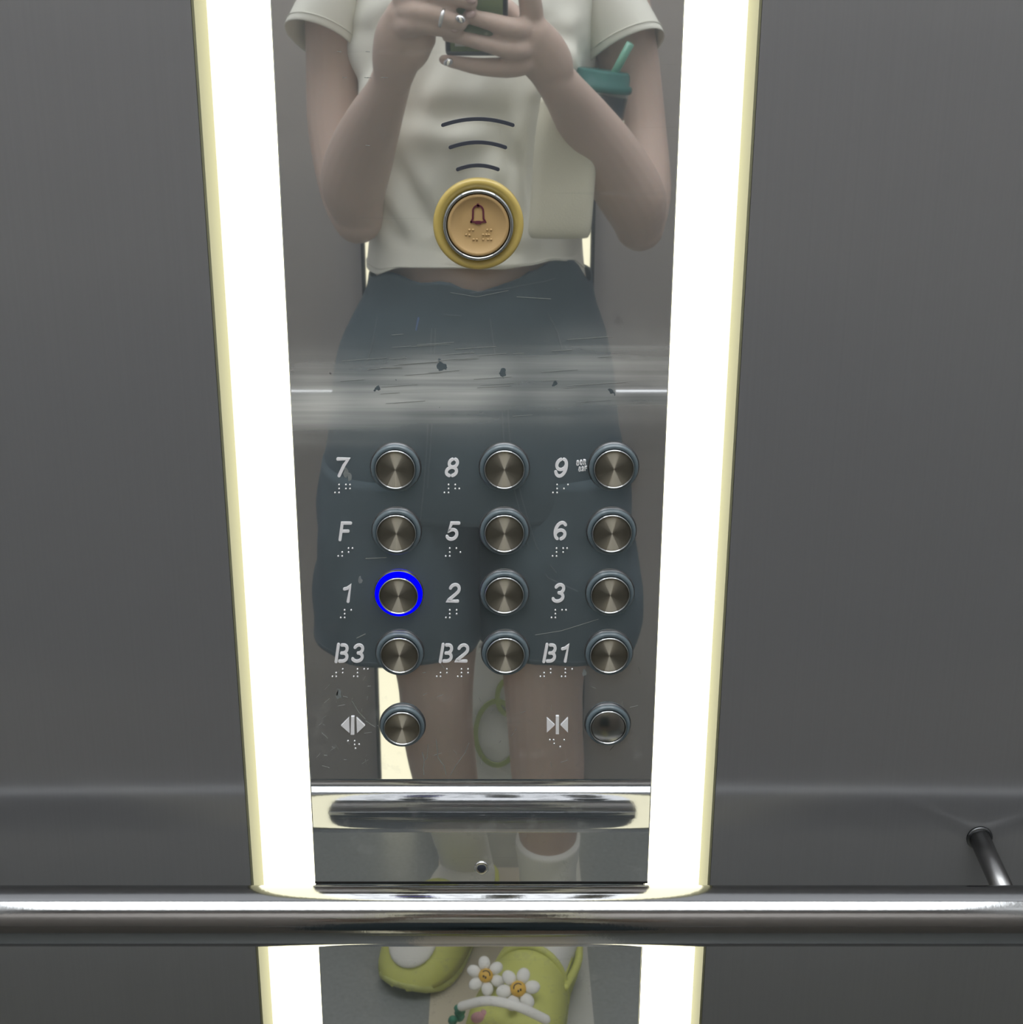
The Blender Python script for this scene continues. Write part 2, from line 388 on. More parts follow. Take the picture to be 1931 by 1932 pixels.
def stroke(mb, pts, w, y0=-.0002, th=.0006, cap=True):
    """thick 2-D line in the wall plane; pts (x, z) world"""
    n = len(pts); L = []; R = []
    for i, p in enumerate(pts):
        a = pts[max(0, i-1)]; b = pts[min(n-1, i+1)]
        d1 = Vector((p[0]-a[0], p[1]-a[1])); d2 = Vector((b[0]-p[0], b[1]-p[1]))
        if d1.length < 1e-9: d1 = d2
        if d2.length < 1e-9: d2 = d1
        d1.normalize(); d2.normalize(); t = (d1+d2).normalized(); nn = Vector((-t.y, t.x))
        k = min(1.6, 1/max(.4, nn.dot(Vector((-d1.y, d1.x)))))
        L.append((p[0]+nn.x*w/2*k, p[1]+nn.y*w/2*k)); R.append((p[0]-nn.x*w/2*k, p[1]-nn.y*w/2*k))
    if cap:
        def fan(p, d, s):
            a0 = math.atan2(d[1], d[0]); return [(p[0]+w/2*math.cos(a0+q*s), p[1]+w/2*math.sin(a0+q*s)) for q in (1.2, .8, .4, 0, -.4, -.8, -1.2)]
        d = (pts[-1][0]-pts[-2][0], pts[-1][1]-pts[-2][1]); e = fan(pts[-1], d, 1)
        d = (pts[0][0]-pts[1][0], pts[0][1]-pts[1][1]); b_ = fan(pts[0], d, 1)
    else: e = []; b_ = []
    out = L+e+R[::-1]+b_
    m = len(out); fr = [(x, y0-th, z) for x, z in out]; bk = [(x, y0+th, z) for x, z in out]
    # front face as quads to stay valid on concave outlines
    fs = []
    for i in range(n-1): fs.append((i, i+1, 2*n+len(e)-2-i, 2*n+len(e)-1-i))
    if e:
        fs.append(tuple([n-1]+list(range(n, n+len(e)))+[n+len(e)]))
        fs.append(tuple([2*n+len(e)-1]+list(range(2*n+len(e), m))+[0]))
    fs += [(i, m+i, m+(i+1) % m, (i+1) % m) for i in range(m)]
    mb.add(fr+bk, fs)
def poly(mb, pts, y0=-.0002, th=.0006):
    m = len(pts); mb.add([(x, y0-th, z) for x, z in pts]+[(x, y0+th, z) for x, z in pts],
                         [tuple(range(m))]+[(i, m+i, m+(i+1) % m, (i+1) % m) for i in range(m)])
def arc(cx, cy, rx, ry, a0, a1, n=16):
    return [(cx+rx*math.cos(math.radians(a0+(a1-a0)*i/n)), cy+ry*math.sin(math.radians(a0+(a1-a0)*i/n))) for i in range(n+1)]
G = {
 '1': [[(.10, .72), (.24, .76), (.36, .90), (.36, .07)]],
 '2': [arc(.30, .68, .22, .24, 165, -35)+[(.36, .40), (.10, .14), (.07, .08), (.54, .08)]],
 '3': [arc(.29, .705, .20, .215, 155, -80, 14), arc(.29, .29, .24, .215, 88, -155, 16)],
 '5': [[(.52, .92), (.18, .92), (.12, .50)]+arc(.29, .33, .23, .25, 125, -155, 18)],
 '6': [arc(.32, .50, .25, .42, 48, 248, 24), arc(.32, .31, .23, .23, 165, -68, 18)],
 '8': [arc(.32, .715, .19, .205, 68, -248, 24), arc(.30, .285, .235, .215, 252, -70, 26)],
 '9': [arc(.31, .66, .22, .26, 72, -250, 26), arc(.31, .50, .24, .42, 40, -150, 22)],
 '0': [arc(.31, .50, .23, .42, 0, 359, 30)],
 '7': [[(.05, .92), (.54, .92), (.38, .60), (.22, .07)]],
 'F': [[(.10, .05), (.10, .92), (.52, .92)], [(.10, .50), (.45, .50)]],
 'R': [[(.10, .05), (.10, .92), (.34, .92), (.50, .82), (.50, .62), (.34, .50), (.10, .50)], [(.34, .50), (.52, .05)]],
 'B': [[(.06, .05), (.06, .95)], [(.23, .92)]+arc(.34, .71, .17, .21, 90, -85, 10), [(.27, .50)]+arc(.36, .29, .20, .21, 88, -90, 12)+[(.23, .08)]],
}
def glyphs(mb, text, box, shear=.17, w=.143, adv=.78):
    """box in pixels x0, y0, x1, y1 of the upright glyph run on the panel"""
    c0 = W((box[0]+box[2])/2, box[1]); c1 = W((box[0]+box[2])/2, box[3]); h = c0.z-c1.z; z0 = c1.z
    wd = (box[2]-box[0])/pxm((box[1]+box[3])/2)
    nat = .60+adv*(len(text)-1)+shear; sx = wd/nat
    x0 = (c0.x+c1.x)/2-wd/2
    for i, ch in enumerate(text):
        for k, s in enumerate(G[ch]):
            stroke(mb, [(x0+(x+adv*i+shear*y)*sx, z0+y*h) for x, y in s], w*sx*1.02, y0=-.0002-.00006*k, th=.0002)

KEYS = [('7', (630, 863, 661, 900), (747, 881)), ('8', (838, 863, 869, 900), (952, 881)), ('9', (1043, 863, 1074, 901), (1158, 880)),
        ('F', (637, 984, 666, 1020), (749, 1001)), ('5', (839, 984, 870, 1020), (952, 1001)), ('6', (1042, 983, 1073, 1020), (1154, 1001)),
        ('1', (642, 1101, 672, 1137), (753, 1118)), ('2', (842, 1100, 872, 1137), (952, 1117)), ('3', (1040, 1100, 1070, 1137), (1151, 1117)),
        ('B3', (631, 1214, 691, 1250), (755, 1230)), ('B2', (828, 1214, 888, 1250), (954, 1230)), ('B1', (1024, 1214, 1082, 1250), (1149, 1230)),
        ('open', None, (760, 1367)), ('close', None, (1147, 1365))]
RB = 46.3/pxm(1000)
for name, bx, (u, v) in KEYS:
    c = W(u, v); r = RB*(.965 if bx is None else 1)
    lit = name == '1'
    # collar sits in the plate, the cap a little proud inside it
    col = MB().lathe((c.x, 0, c.z), [(r*1.03, -.0005), (r*1.03, .0006), (r*.99, .0012), (r*.965, .0013)], 72)
    c_o = part(col, 'lift_button', M['darkmetal'], origin=(c.x, 0, c.z))
    if lit: c_o['label'] = 'pressed lift button glowing with a blue ring beside the 1'
    elif name == 'open': c_o['label'] = 'door open button at bottom left'
    elif name == 'close': c_o['label'] = 'door close button at bottom right'
    else: c_o['label'] = 'round steel lift button beside the %s' % name
    part(MB().lathe((c.x, 0, c.z), [(r*.985, .0004), (r*.985, .0022), (r*.95, .0034), (r*.86, .0036), (r*.80, .0030), (r*.80, .0005)], 72),
         'glowing_ring' if lit else 'ring', M['blue_ring' if lit else 'plastic_ring'], c_o, 'blue glowing ring' if lit else None, origin=(c.x, 0, c.z))
    part(MB().lathe((c.x, 0, c.z), [(r*.82, .0010), (r*.815, .0040), (r*.79, .0052), (r*.765, .0050), (r*.76, .0043)], 72), 'bezel', M['darkchrome'], c_o, origin=(c.x, 0, c.z))
    dome = name == 'close'
    prof = [(r*.775, .0030), (r*.765, .0044)]+[(r*.76*(1-k/14), .0044+(.0016 if dome else .0002)*(1-(1-k/14)**2)) for k in range(1, 14)]
    part(MB().lathe((c.x, 0, c.z), prof+[(r*.012, prof[-1][1])], 72), 'button_cap', M['dome'] if dome else M['cap'], c_o,
         'worn smooth steel cap' if dome else None, origin=(c.x, 0, c.z))
    g = MB()
    if bx:
        glyphs(g, name, bx)
        part(g, 'floor_number' if name != 'F' else 'floor_letter', M['engrave'], smooth=False, label='etched pale %s' % name)
    else:
        def q(uu, vv): p = W(uu, vv); return (p.x, p.z)
        if name == 'open':
            T = [[(644, 1368), (659, 1353), (660, 1382)], [(673, 1353), (689, 1368), (674, 1382)], [(663, 1351), (669, 1351), (669, 1385), (662, 1385)]]
        else:
            T = [[(1032, 1353), (1047, 1367), (1032, 1381)], [(1058, 1367), (1072, 1353), (1072, 1381)], [(1049, 1350), (1055, 1350), (1055, 1384), (1049, 1384)]]
        for tri in T: poly(g, [q(*x) for x in tri])
        part(g, 'arrow_symbol', M['engrave'], smooth=False, label='etched arrows pointing %s' % ('apart' if name == 'open' else 'together'))

# braille under each mark, dots given by cell
def cell(mb, xr, y, s, dots):
    """xr: pixel x of left column, y: first row pixel, s: pixel spacing"""
    for d in dots:
        col, row = (d-1)//3, (d-1) % 3
        p = W(xr+col*s, y+row*s*.98); rr = 1.95/pxm(y)
        mb.ell((p.x, -.0002, p.z), (rr, rr*.9, rr), 10, 8)
NUM = (3, 4, 5, 6); LET = (3, 5, 6)
BR = [(632.4, 914.5, 7.7, NUM, 653, (1, 2, 4, 5)), (838.9, 914.5, 7.7, NUM, 859.3, (1, 2, 5)), (1043.8, 914.5, 7.7, NUM, 1064.5, (2, 4)),
      (638.5, 1034.5, 7.5, LET, 658, (1, 2, 4)), (841.4, 1034.5, 7.5, NUM, 861.5, (1, 5)), (1043, 1034.5, 7.5, NUM, 1063, (1, 2, 4)),
      (643.3, 1151, 7.3, NUM, 663, (1,)), (841.7, 1151, 7.3, NUM, 862, (1, 2)), (1041, 1151, 7.3, NUM, 1061, (1, 4))]
for x, y, s, a, x2, b in BR:
    g = MB(); cell(g, x, y, s, a); cell(g, x2, y, s, b); part(g, 'braille_marking', M['braille'])
for x1, xb, xn, xd, dd in ((627.6, 647, 667.8, 687.5, (1, 4)), (824.4, 843.5, 864, 883.5, (1, 2)), (1020, 1039.5, 1060, 1080, (1,))):
    g = MB(); cell(g, x1, 1262.5, 7.1, LET); cell(g, xb, 1262.5, 7.1, (1, 2)); cell(g, xn, 1262.5, 7.1, NUM); cell(g, xd, 1262.5, 7.1, dd)
    part(g, 'braille_marking', M['braille'])
for pts in ([(657, 1398), (669.5, 1398), (669.5, 1405), (678, 1404.5), (671, 1412)], [(1038, 1396), (1045, 1396), (1046, 1403), (1065, 1396), (1057.5, 1409)]):
    g = MB()
    for (u, v) in pts:
        p = W(u, v); g.ell((p.x, -.0002, p.z), (.00058, .0005, .00058), 10, 8)
    part(g, 'braille_marking', M['braille'])

# speaker slots: three arcs
for (ua, ub, ve, vm) in ((836, 968, 236, 224.5), (850, 954, 278, 268.5), (864, 940, 319.5, 312)):
    pts = []
    for i in range(25):
        s = -1+2*i/24; p = W((ua+ub)/2+s*(ub-ua)/2, vm+(ve-vm)*s*s); pts.append((p.x, p.z))
    g = MB(); stroke(g, pts, 6.6/pxm(260)); part(g, 'speaker_slot', M['slot'], smooth=False)

# alarm button
c = W(903, 422); ra = 85.5/pxm(420)
A = part(MB().lathe((c.x, 0, c.z), [(ra, 0), (ra*.995, .0024), (ra*.95, .0034), (ra*.88, .0032), (ra*.80, .0020), (ra*.76, .0016), (ra*.70, .0016)], 96),
         'alarm_button', M['yellow_collar'], label='large yellow alarm button with a bell', origin=(c.x, 0, c.z))
part(MB().lathe((c.x, 0, c.z), [(ra*.79, .0010), (ra*.785, .0040), (ra*.755, .0056), (ra*.71, .0056), (ra*.69, .0040), (ra*.685, .002)], 96), 'chrome_ring', M['darkchrome'], A, origin=(c.x, 0, c.z))
part(MB().lathe((c.x, 0, c.z), [(ra*.685, .001), (ra*.68, .0046), (ra*.66, .0052), (ra*.60, .0050), (ra*.58, .0045), (ra*.3, .0044), (ra*.01, .0044)], 96), 'amber_cap', M['orange_cap'], A, 'amber cap', origin=(c.x, 0, c.z))
g = MB()
def qa(u, v): p = W(u, v, -.0044); return (p.x, p.z)
bell = [(889, 420), (892.5, 414), (893, 401)]+[(902.5+9.8*math.cos(math.radians(a)), 399.5-10.5*math.sin(math.radians(a))) for a in range(180, -1, -20)]+[(912.3, 401), (912.8, 414), (916.5, 420), (889, 420)]
stroke(g, [qa(u, v-1.5) for u, v in bell], 3.2/pxm(400), y0=-.0046, th=.0003)
stroke(g, [qa(902, 386), qa(903, 389)], 4.5/pxm(400), y0=-.0046, th=.0003)
stroke(g, [qa(899, 419.5), qa(906, 419.5)], 6/pxm(400), y0=-.0047, th=.0003)
part(g, 'bell_symbol', M['purple'], A, 'dark red bell outline', smooth=False)
g = MB()
for (u, v) in [(886, 434), (893, 434), (880, 443), (886, 443.5), (894, 452), (900, 452), (920, 434), (927, 434), (912, 443), (918, 443), (923, 443), (912, 452), (921, 452), (927, 452)]:
    p = W(u, v, -.0044); g.ell((p.x, -.0044, p.z), (.0006, .0005, .0006), 10, 8)
part(g, 'braille_marking', M['orange_cap'], A)

# screw near the foot of the plate
c = W(909, 1637)
S = part(MB().lathe((c.x, 0, c.z), [(.0040, 0), (.0040, .0005), (.0034, .0009), (.0027, .0006)], 32), 'screw', M['chrome'])
part(MB().lathe((c.x, 0, c.z), [(.0027, .0004), (.0022, .0007), (.0006, .0008)], 32), 'screw_head', M['slot'], S)

# scratches and worn print on the plate
g = MB()
rs = random.Random(3)
def scr(pts, wpx=1.2):
    stroke(g, [(W(u, v).x, W(u, v).z) for u, v in pts], wpx/pxm(1300), y0=-.00005, th=.0001, cap=False)
scr([(664, 1322), (678, 1345), (690, 1357)]); scr([(690, 1360), (702, 1368), (709, 1372)]); scr([(638, 1300), (636, 1312)], 2)
scr([(797, 1420), (801, 1434), (799, 1450), (800, 1462)], 1.8); scr([(823, 1395), (827, 1430), (838, 1445), (842, 1462)], 1.3)
scr([(885, 1402), (878, 1420), (860, 1445), (850, 1462)], 1.0); scr([(808, 1405), (806, 1430), (800, 1436)], 1)
scr([(718, 694), (760, 694)], 1.4); scr([(1010, 1198), (1060, 1190), (1130, 1168)], .4)
scr([(690, 1054), (730, 1052)], 1.2); scr([(673, 1204), (690, 1196)], 1.2); scr([(850, 552), (900, 560), (960, 548)], .4); scr([(975, 560), (1040, 564)], .6)
for i in range(60):
    u = rs.uniform(600, 720) if rs.random() < .5 else rs.uniform(760, 1210); v = rs.uniform(1240, 1450); l = rs.uniform(4, 16); a = rs.uniform(0, PI)
    scr([(u, v), (u+l*math.cos(a), v+l*math.sin(a))], rs.uniform(.3, .7))
for i in range(34):
    u = rs.uniform(590, 1150); v = rs.gauss(700, 45); l = rs.uniform(20, 90)
    scr([(u, v), (u+l, v-l*.07)], rs.uniform(.25, .5))
for i in range(8):
    u = rs.uniform(625, 740); v = rs.choice((97, 146, 240, 274, 239)); scr([(u, v), (u+8, v+1)], .9)
part(g, 'scratches', M['scratch'], smooth=False, label='fine pale scratches')['kind'] = 'stuff'
g = MB()
def worn(text, u, v, h):
    for i, ch in enumerate(text):
        for s in G[ch]:
            pts = []
            for x, y in s:
                X = i*.8+x; p = W(u+X*h*.9, v-y*h+X*h*-.12); pts.append((p.x, p.z))
            stroke(g, pts, .22*h/pxm(880)*.9)
worn('80R', 1088, 878, 9); worn('82F', 1092, 889, 8)
part(g, 'worn_print', M['engrave'], smooth=False, label='small worn white lettering by the 9 button')
# peeled film flakes
FL = mat('dried residue', (.20, .22, .22), .7, var=.5, vscale=300)
for (u, v, k) in ((653, 890, 11), (660, 900, 9), (680, 1095, 9), (640, 1310, 11), (1103, 1268, 9)):
    ptl = []; g = MB()
    for j in range(9):
        a = 2*PI*j/9; rr = k*rs.uniform(.5, 1.1); p = W(u+rr*.55*math.cos(a), v-rr*math.sin(a)); ptl.append((p.x, p.z))
    poly(g, ptl, -.00005, .0001); part(g, 'residue_spot', FL, smooth=False)

# ------------------------------------------------------------------ person in front of the mirror
T0 = 1.64
pr = empty('person', (P(905, 700, T0).x, -(T0-D), 0))
tag(pr, 'person in white cropped t-shirt and dark denim shorts holding a phone, reflected in the mirror', 'person')
def pp(mb, name, m, parent=None, label=None, **k): return part(mb, name, m, parent or pr, label, **k)
B = MB()
def limb(spec, n=20, k=5, flat=None):
    """spec: (u, v, t, r)"""
    pts = spl([P(u, v, t) for u, v, t, r in spec], k); rs_ = spl1([s[3] for s in spec], k)
    B.tube(pts, rs_, n, flat=flat)
# torso
def erings(rows, n=40, power=2.3):
    out = []
    for (ul, ur, v, t, b) in rows:
        a = P(ul, v, t); c_ = P(ur, v, t); ce = (a+c_)/2; hw = (c_.x-a.x)/2; ring = []
        for j in range(n):
            q = 2*PI*j/n; cs, sn = math.cos(q), math.sin(q)
            ring.append(Vector((ce.x+hw*abs(cs)**(2/power)*(1 if cs > 0 else -1), ce.y+b*abs(sn)**(2/power)*(1 if sn > 0 else -1), ce.z)))
        out.append(ring)
    return out
B.rings(erings([(810, 990, -110, 1.66, .05), (690, 1120, -75, 1.65, .062), (670, 1140, -20, 1.645, .078), (695, 1105, 60, T0, .088), (715, 1092, 180, T0, .085),
                (727, 1080, 330, T0, .076), (722, 1092, 450, T0, .078), (705, 1110, 540, T0, .084), (660, 1150, 680, T0+.005, .095), (655, 1160, 820, T0+.005, .095), (680, 1130, 920, T0, .08)]))
# neck and head
sh = P(905, -75, 1.65); nb = sh+Vector((0, 0, .0))
hc = nb+Vector((.0, .03, .205))
B.tube(spl([nb+Vector((0, 0, -.03)), nb+Vector((0, .008, .06)), nb+Vector((0, .018, .13))], 4), [.052, .05, .046, .044, .043, .043, .043, .044, .045], 24)
B.ell(hc+Vector((0, -.005, .02)), (.070, .088, .092), 32, 20); B.ell(hc+Vector((0, .018, -.035)), (.056, .066, .070), 28, 18); B.ell(hc+Vector((0, .045, -.085)), (.026, .028, .024), 16, 10)
B.tube([hc+Vector((0, .082, .02)), hc+Vector((0, .092, 0)), hc+Vector((0, .102, -.018))], [.008, .009, .012], 12)
for s in (-1, 1): B.ell(hc+Vector((s*.070, -.004, -.005)), (.009, .018, .028), 14, 10)
# arms
limb([(668, -50, 1.65, .040), (640, 20, 1.65, .036), (632, 110, 1.645, .031), (634, 240, 1.635, .0305), (655, 360, 1.61, .029), (676, 412, 1.58, .027)])
limb([(678, 408, 1.58, .026), (668, 350, 1.56, .0345), (682, 290, 1.535, .034), (705, 230, 1.50, .028), (728, 180, 1.465, .0215), (742, 140, 1.445, .019)])
limb([(1140, -50, 1.65, .040), (1165, 20, 1.65, .036), (1185, 110, 1.645, .033), (1202, 240, 1.635, .0315), (1214, 360, 1.60, .030), (1208, 428, 1.575, .026)])
limb([(1206, 426, 1.57, .026), (1195, 375, 1.55, .0345), (1150, 300, 1.525, .034), (1105, 232, 1.49, .028), (1066, 175, 1.45, .0215), (1044, 145, 1.435, .019)])
# hands: palms then fingers
K = 1/2050
limb([(742, 145, 1.44, .019), (748, 110, 1.43, .023), (758, 70, 1.42, .025), (768, 40, 1.412, .022)], flat=(Vector((0, 1, 0)), .62))
limb([(752, 120, 1.43, .016), (775, 95, 1.422, .018), (795, 72, 1.415, .014)], flat=(Vector((0, 1, 0)), .8))
limb([(1046, 150, 1.432, .019), (1036, 122, 1.425, .023), (1018, 95, 1.418, .024), (1004, 75, 1.412, .022)], flat=(Vector((0, 1, 0)), .62))
FING = [  # image-left hand
    [(764, 22, 1.405, .0108), (792, 22, 1.388, .0105), (832, 30, 1.386, .0090), (868, 44, 1.388, .0072)],
    [(756, 52, 1.41, .0110), (790, 44, 1.391, .0105), (826, 50, 1.390, .0088), (857, 60, 1.394, .0068)],
    [(762, -2, 1.405, .0108), (800, -14, 1.388, .0100), (850, -8, 1.385, .0085), (888, 4, 1.388, .0070)],
    [(770, -25, 1.405, .0105), (810, -45, 1.388, .0095), (858, -42, 1.385, .008), (890, -30, 1.385, .0066)],
    [(790, 78, 1.425, .0120), (815, 40, 1.436, .0108), (838, 5, 1.436, .0090)],
    # image-right hand
    [(1000, 56, 1.41, .0110), (968, 54, 1.394, .0100), (926, 41, 1.392, .0080), (886, 31, 1.396, .0068)],
    [(1000, 88, 1.412, .0110), (970, 94, 1.397, .0098), (918, 83, 1.395, .0074), (868, 71, 1.398, .0062), (844, 68, 1.40, .0055)],
    [(1006, 112, 1.416, .0110), (968, 126, 1.408, .0100), (910, 126, 1.406, .0082), (862, 118, 1.408, .0062), (838, 113, 1.41, .0050)],
    [(1004, 34, 1.41, .0112), (998, -10, 1.400, .0105), (978, -52, 1.396, .0090), (958, -80, 1.396, .0075)],
    [(1012, 88, 1.43, .0125), (985, 50, 1.440, .0115), (955, 15, 1.440, .0092)],
]
for f in FING: limb(f, 14, 5)
# legs
limb([(800, 860, 1.645, .075), (790, 1000, 1.64, .072), (812, 1140, 1.63, .062), (822, 1280, 1.62, .047), (826, 1370, 1.645, .045), (842, 1470, 1.685, .042), (872, 1590, 1.765, .031), (882, 1640, 1.80, .032)], 24)
limb([(1020, 860, 1.645, .075), (1035, 1000, 1.64, .074), (1036, 1140, 1.63, .063), (1026, 1270, 1.615, .050), (1029, 1370, 1.625, .047), (1034, 1470, 1.64, .046), (1034, 1600, 1.66, .036), (1034, 1690, 1.675, .032)], 24)
# feet
FEET = {'bent': (P(905, 1690, 1.79), P(765, 1880, 1.60)), 'straight': (P(1040, 1765, 1.72), P(960, 2010, 1.47))}
def floorp(u, v):
    b = (v-CY)/F; t = H/(math.sin(TH)+b*math.cos(TH))*(math.cos(TH)-b*math.sin(TH)); p = P(u, v, t); p.z = 0; return p
FEET = {'bent': (floorp(905, 1692), floorp(758, 1884)), 'straight': (floorp(1052, 1792), floorp(938, 2050))}
ANK = {'bent': P(882, 1640, 1.80), 'straight': P(1034, 1690, 1.675)}
for k_, (he, to) in FEET.items():
    d = (to-he).normalized(); an = ANK[k_]
    B.tube([an, he+d*.04+Vector((0, 0, .055)), he+d*.10+Vector((0, 0, .05)), he+d*.16+Vector((0, 0, .042)), he+d*.205+Vector((0, 0, .036))], [.032, .034, .034, .034, .026], 18, flat=(Vector((0, 0, 1)), .75))
body = pp(B, 'body', M['skin'])
rm = body.modifiers.new('r', 'REMESH'); rm.mode = 'VOXEL'; rm.voxel_size = .0022; rm.use_smooth_shade = True
sm = body.modifiers.new('s', 'SMOOTH'); sm.factor = .5; sm.iterations = 4
# nails and ring
for (u, v, t, a) in ((869, 36, 1.378, 1), (856, 54, 1.386, 1), (889, 0, 1.380, 1), (888, 28, 1.386, -1), (846, 117, 1.402, -1), (848, 62, 1.393, -1)):
    p = P(u, v, t); pp(MB().ell(p, (.0048, .0020, .0032), 14, 10, rot=Matrix.Rotation(.35*a, 3, 'Y')), 'nail', M['nail'] if (u, v) in ((869, 36), (846, 117)) else M['nude'])
rp = P(834, 33, 1.386); rd = (P(868, 44, 1.388)-P(792, 22, 1.388)).normalized()
pp(MB().tube([rp-rd*.0016, rp+rd*.0016], .0098, 24, round_=False), 'finger_ring', M['nail'], label='thin silver ring')
# face
for s in (-1, 1):
    e = pp(MB().ell(hc+Vector((s*.029, .068, .015)), (.0125, .011, .008), 16, 12), 'eye', M['eye'])
    pp(MB().ell(hc+Vector((s*.029, .0775, .015)), (.0052, .0022, .0052), 14, 10), 'iris', M['black'], e)
    pp(MB().tube(spl([hc+Vector((s*.014, .086, .034)), hc+Vector((s*.028, .083, .039)), hc+Vector((s*.043, .072, .034))], 4), .0026, 8), 'eyebrow', M['hair'])
pp(MB().ell(hc+Vector((0, .080, -.048)), (.021, .008, .0045), 16, 10).ell(hc+Vector((0, .080, -.055)), (.018, .008, .005), 16, 10), 'mouth', M['lip'])
hr = MB(); hr.ell(hc+Vector((0, -.018, .030)), (.082, .092, .096), 32, 20)
hr.tube(spl([hc+Vector((0, -.06, .03)), hc+Vector((0, -.085, -.06)), hc+Vector((0, -.088, -.16)), hc+Vector((0, -.08, -.24))], 5), spl1([.075, .080, .075, .03], 5), 28, flat=(Vector((0, 1, 0)), .5))
for s in (-1, 1): hr.tube(spl([hc+Vector((s*.02, .055, .10)), hc+Vector((s*.070, .04, .05)), hc+Vector((s*.080, .0, -.04)), hc+Vector((s*.074, -.03, -.15))], 5), spl1([.014, .020, .022, .012], 5), 12)
pp(hr, 'hair', M['hair'])

# t-shirt
CREASE = [((742, 300), (812, 440), .007, .009), ((735, 360), (770, 470), .005, .007), ((760, 215), (960, 218), .006, .012), ((1010, 200), (1000, 420), .006, .008),  # the level crease below the hands shapes in their shadow
          ((800, 470), (1000, 478), .004, .008), ((690, 60), (700, 150), .006, .008), ((1090, 60), (1100, 150), .006, .008), ((700, 60), (770, 20), .006, .009), ((1030, 50), (1075, 90), .006, .009), ((850, 300), (905, 470), .004, .014), ((940, 260), (985, 330), .004, .010)]
def crease(p):
    if p.y < -(T0-D)+.01: return 0
    t = D-p.y; k = 0
    for a, b_, dep, wd_ in CREASE:
        A_ = P(*a, t); B_ = P(*b_, t); ax, az, bx, bz_ = A_.x, A_.z, B_.x, B_.z
        L2 = (bx-ax)**2+(bz_-az)**2; h_ = max(0, min(1, ((p.x-ax)*(bx-ax)+(p.z-az)*(bz_-az))/L2))
        d2 = (p.x-ax-h_*(bx-ax))**2+(p.z-az-h_*(bz_-az))**2; sd = (p.x-ax)*(bz_-az)-(p.z-az)*(bx-ax)
        e = math.exp(-d2/wd_**2)*math.sin(PI*max(.08, h_))**.5; dd = math.sqrt(d2)
        k += -dep*e+dep*.9*math.exp(-((dd-wd_*1.9)/wd_)**2)*(1 if sd > 0 else .3)*math.sin(PI*max(.05, min(.95, h_)))
    return k
def fold(p, amp, seed, sx=1, sy=1, sz=1):
    return amp*noise.noise(Vector((p.x*sx+seed, p.y*sy, p.z*sz)))
def cloth(rows, n=72, amp=.004, seed=1, power=2.3, hem=None, top=None, sub=5, sc=(14, 14, 7)):
    """rows of silhouette rings, refined with splines; folds pressed in"""
    keys = list(zip(*rows)); cols = [spl1(c_, sub) for c_ in keys]
    rr = erings(list(zip(*cols)), n, power); out = []
    m_ = len(rr)
    for i, ring in enumerate(rr):
        ce = sum(ring, Vector())/n; o = []
        for p in ring:
            d = (p-ce); d.z = 0; d.normalize()
            a = amp*(.35+.65*min(1, i/6))
            q = Vector((p.x+p.z*.35, p.y, p.z))
            f = fold(q, a, seed, *sc)*1.4+fold(Vector((p.x-p.z*.5, p.y, p.z)), a*.7, seed+9, 30, 20, 12)
            o.append(p+d*(f+(crease(p) if seed == 3.3 else 0)))
        out.append(o)
    for tbl, sel in ((hem, range(max(0, m_-6), m_)), (top, range(0, min(6, m_)))):
        if tbl is None: continue
        sel = list(sel); edge = m_-1 if tbl is hem else 0
        base = rr[edge][0].z
        ce = sum(rr[edge], Vector())/n
        for i in sel:
            wgt = 1-abs(edge-i)/6
            for p in out[i]:
                fr = max(0, min(1, (p.y-ce.y)/.03+.5)); z = None
                xs = tbl
                if p.x <= xs[0][0]: z = xs[0][1]
                elif p.x >= xs[-1][0]: z = xs[-1][1]
                else:
                    for (x0, z0), (x1, z1) in zip(xs, xs[1:]):
                        if x0 <= p.x <= x1: tt = (p.x-x0)/(x1-x0); tt = tt*tt*(3-2*tt); z = z0+(z1-z0)*tt; break
                p.z += (z-base)*wgt*fr
    return out
TF = T0-.095
hemt = [(P(u, v, TF if 720 < u < 1090 else T0).x, P(u, v, TF if 720 < u < 1090 else T0).z) for u, v in ((697, 506), (760, 508), (860, 509), (930, 508), (990, 500), (1045, 490), (1080, 500), (1108, 516))]
TS = MB()
shirt_rows = [(780, 1030, -128, 1.66, .06), (690, 1125, -95, 1.65, .080), (662, 1150, -40, 1.645, .092), (668, 1128, 40, T0, .100), (670, 1114, 120, T0, .104), (684, 1108, 200, T0, .100),
              (706, 1104, 300, T0, .094), (715, 1108, 390, T0, .092), (708, 1108, 450, T0, .093), (697, 1108, 500, T0, .095)]
tr = cloth(shirt_rows, n=120, amp=.010, seed=3.3, hem=hemt, sub=8)
TS.rings(tr, True, False)
for (cu, cv, du, dv, hw, s) in ((607, 84, -.31, .95, 69, 1), (1180, 104, .37, .93, 80, -1)):
    rings = []
    for i in range(13):
        k_ = i/12; L_ = 190*(1-k_)
        ce = P(cu-du*L_, cv-dv*L_, T0-.004)
        ax = (P(cu+dv*50, cv-du*50, T0)-P(cu-dv*50, cv+du*50, T0)).normalized()
        hwm = (hw*(.78+.22*k_**1.5))/1800; bk = Vector((0, -1, -.38*k_-.05)).normalized(); ring = []
        for j in range(40):
            q = 2*PI*j/40; p = ce+ax*math.cos(q)*hwm+bk*math.sin(q)*(.052+.006*k_)
            nn_ = (p-ce).normalized(); p += nn_*fold(p, .005*k_**.5, 5+s, 16, 16, 9)*1.2
            ring.append(p)
        rings.append(ring)
    TS.rings(rings, False, False)
    if s == 1: cuffL = rings
    else: cuffR = rings
shirt = pp(TS, 't_shirt', M['shirt'])
so = shirt.modifiers.new('s', 'SOLIDIFY'); so.thickness = .0016; so.offset = 1
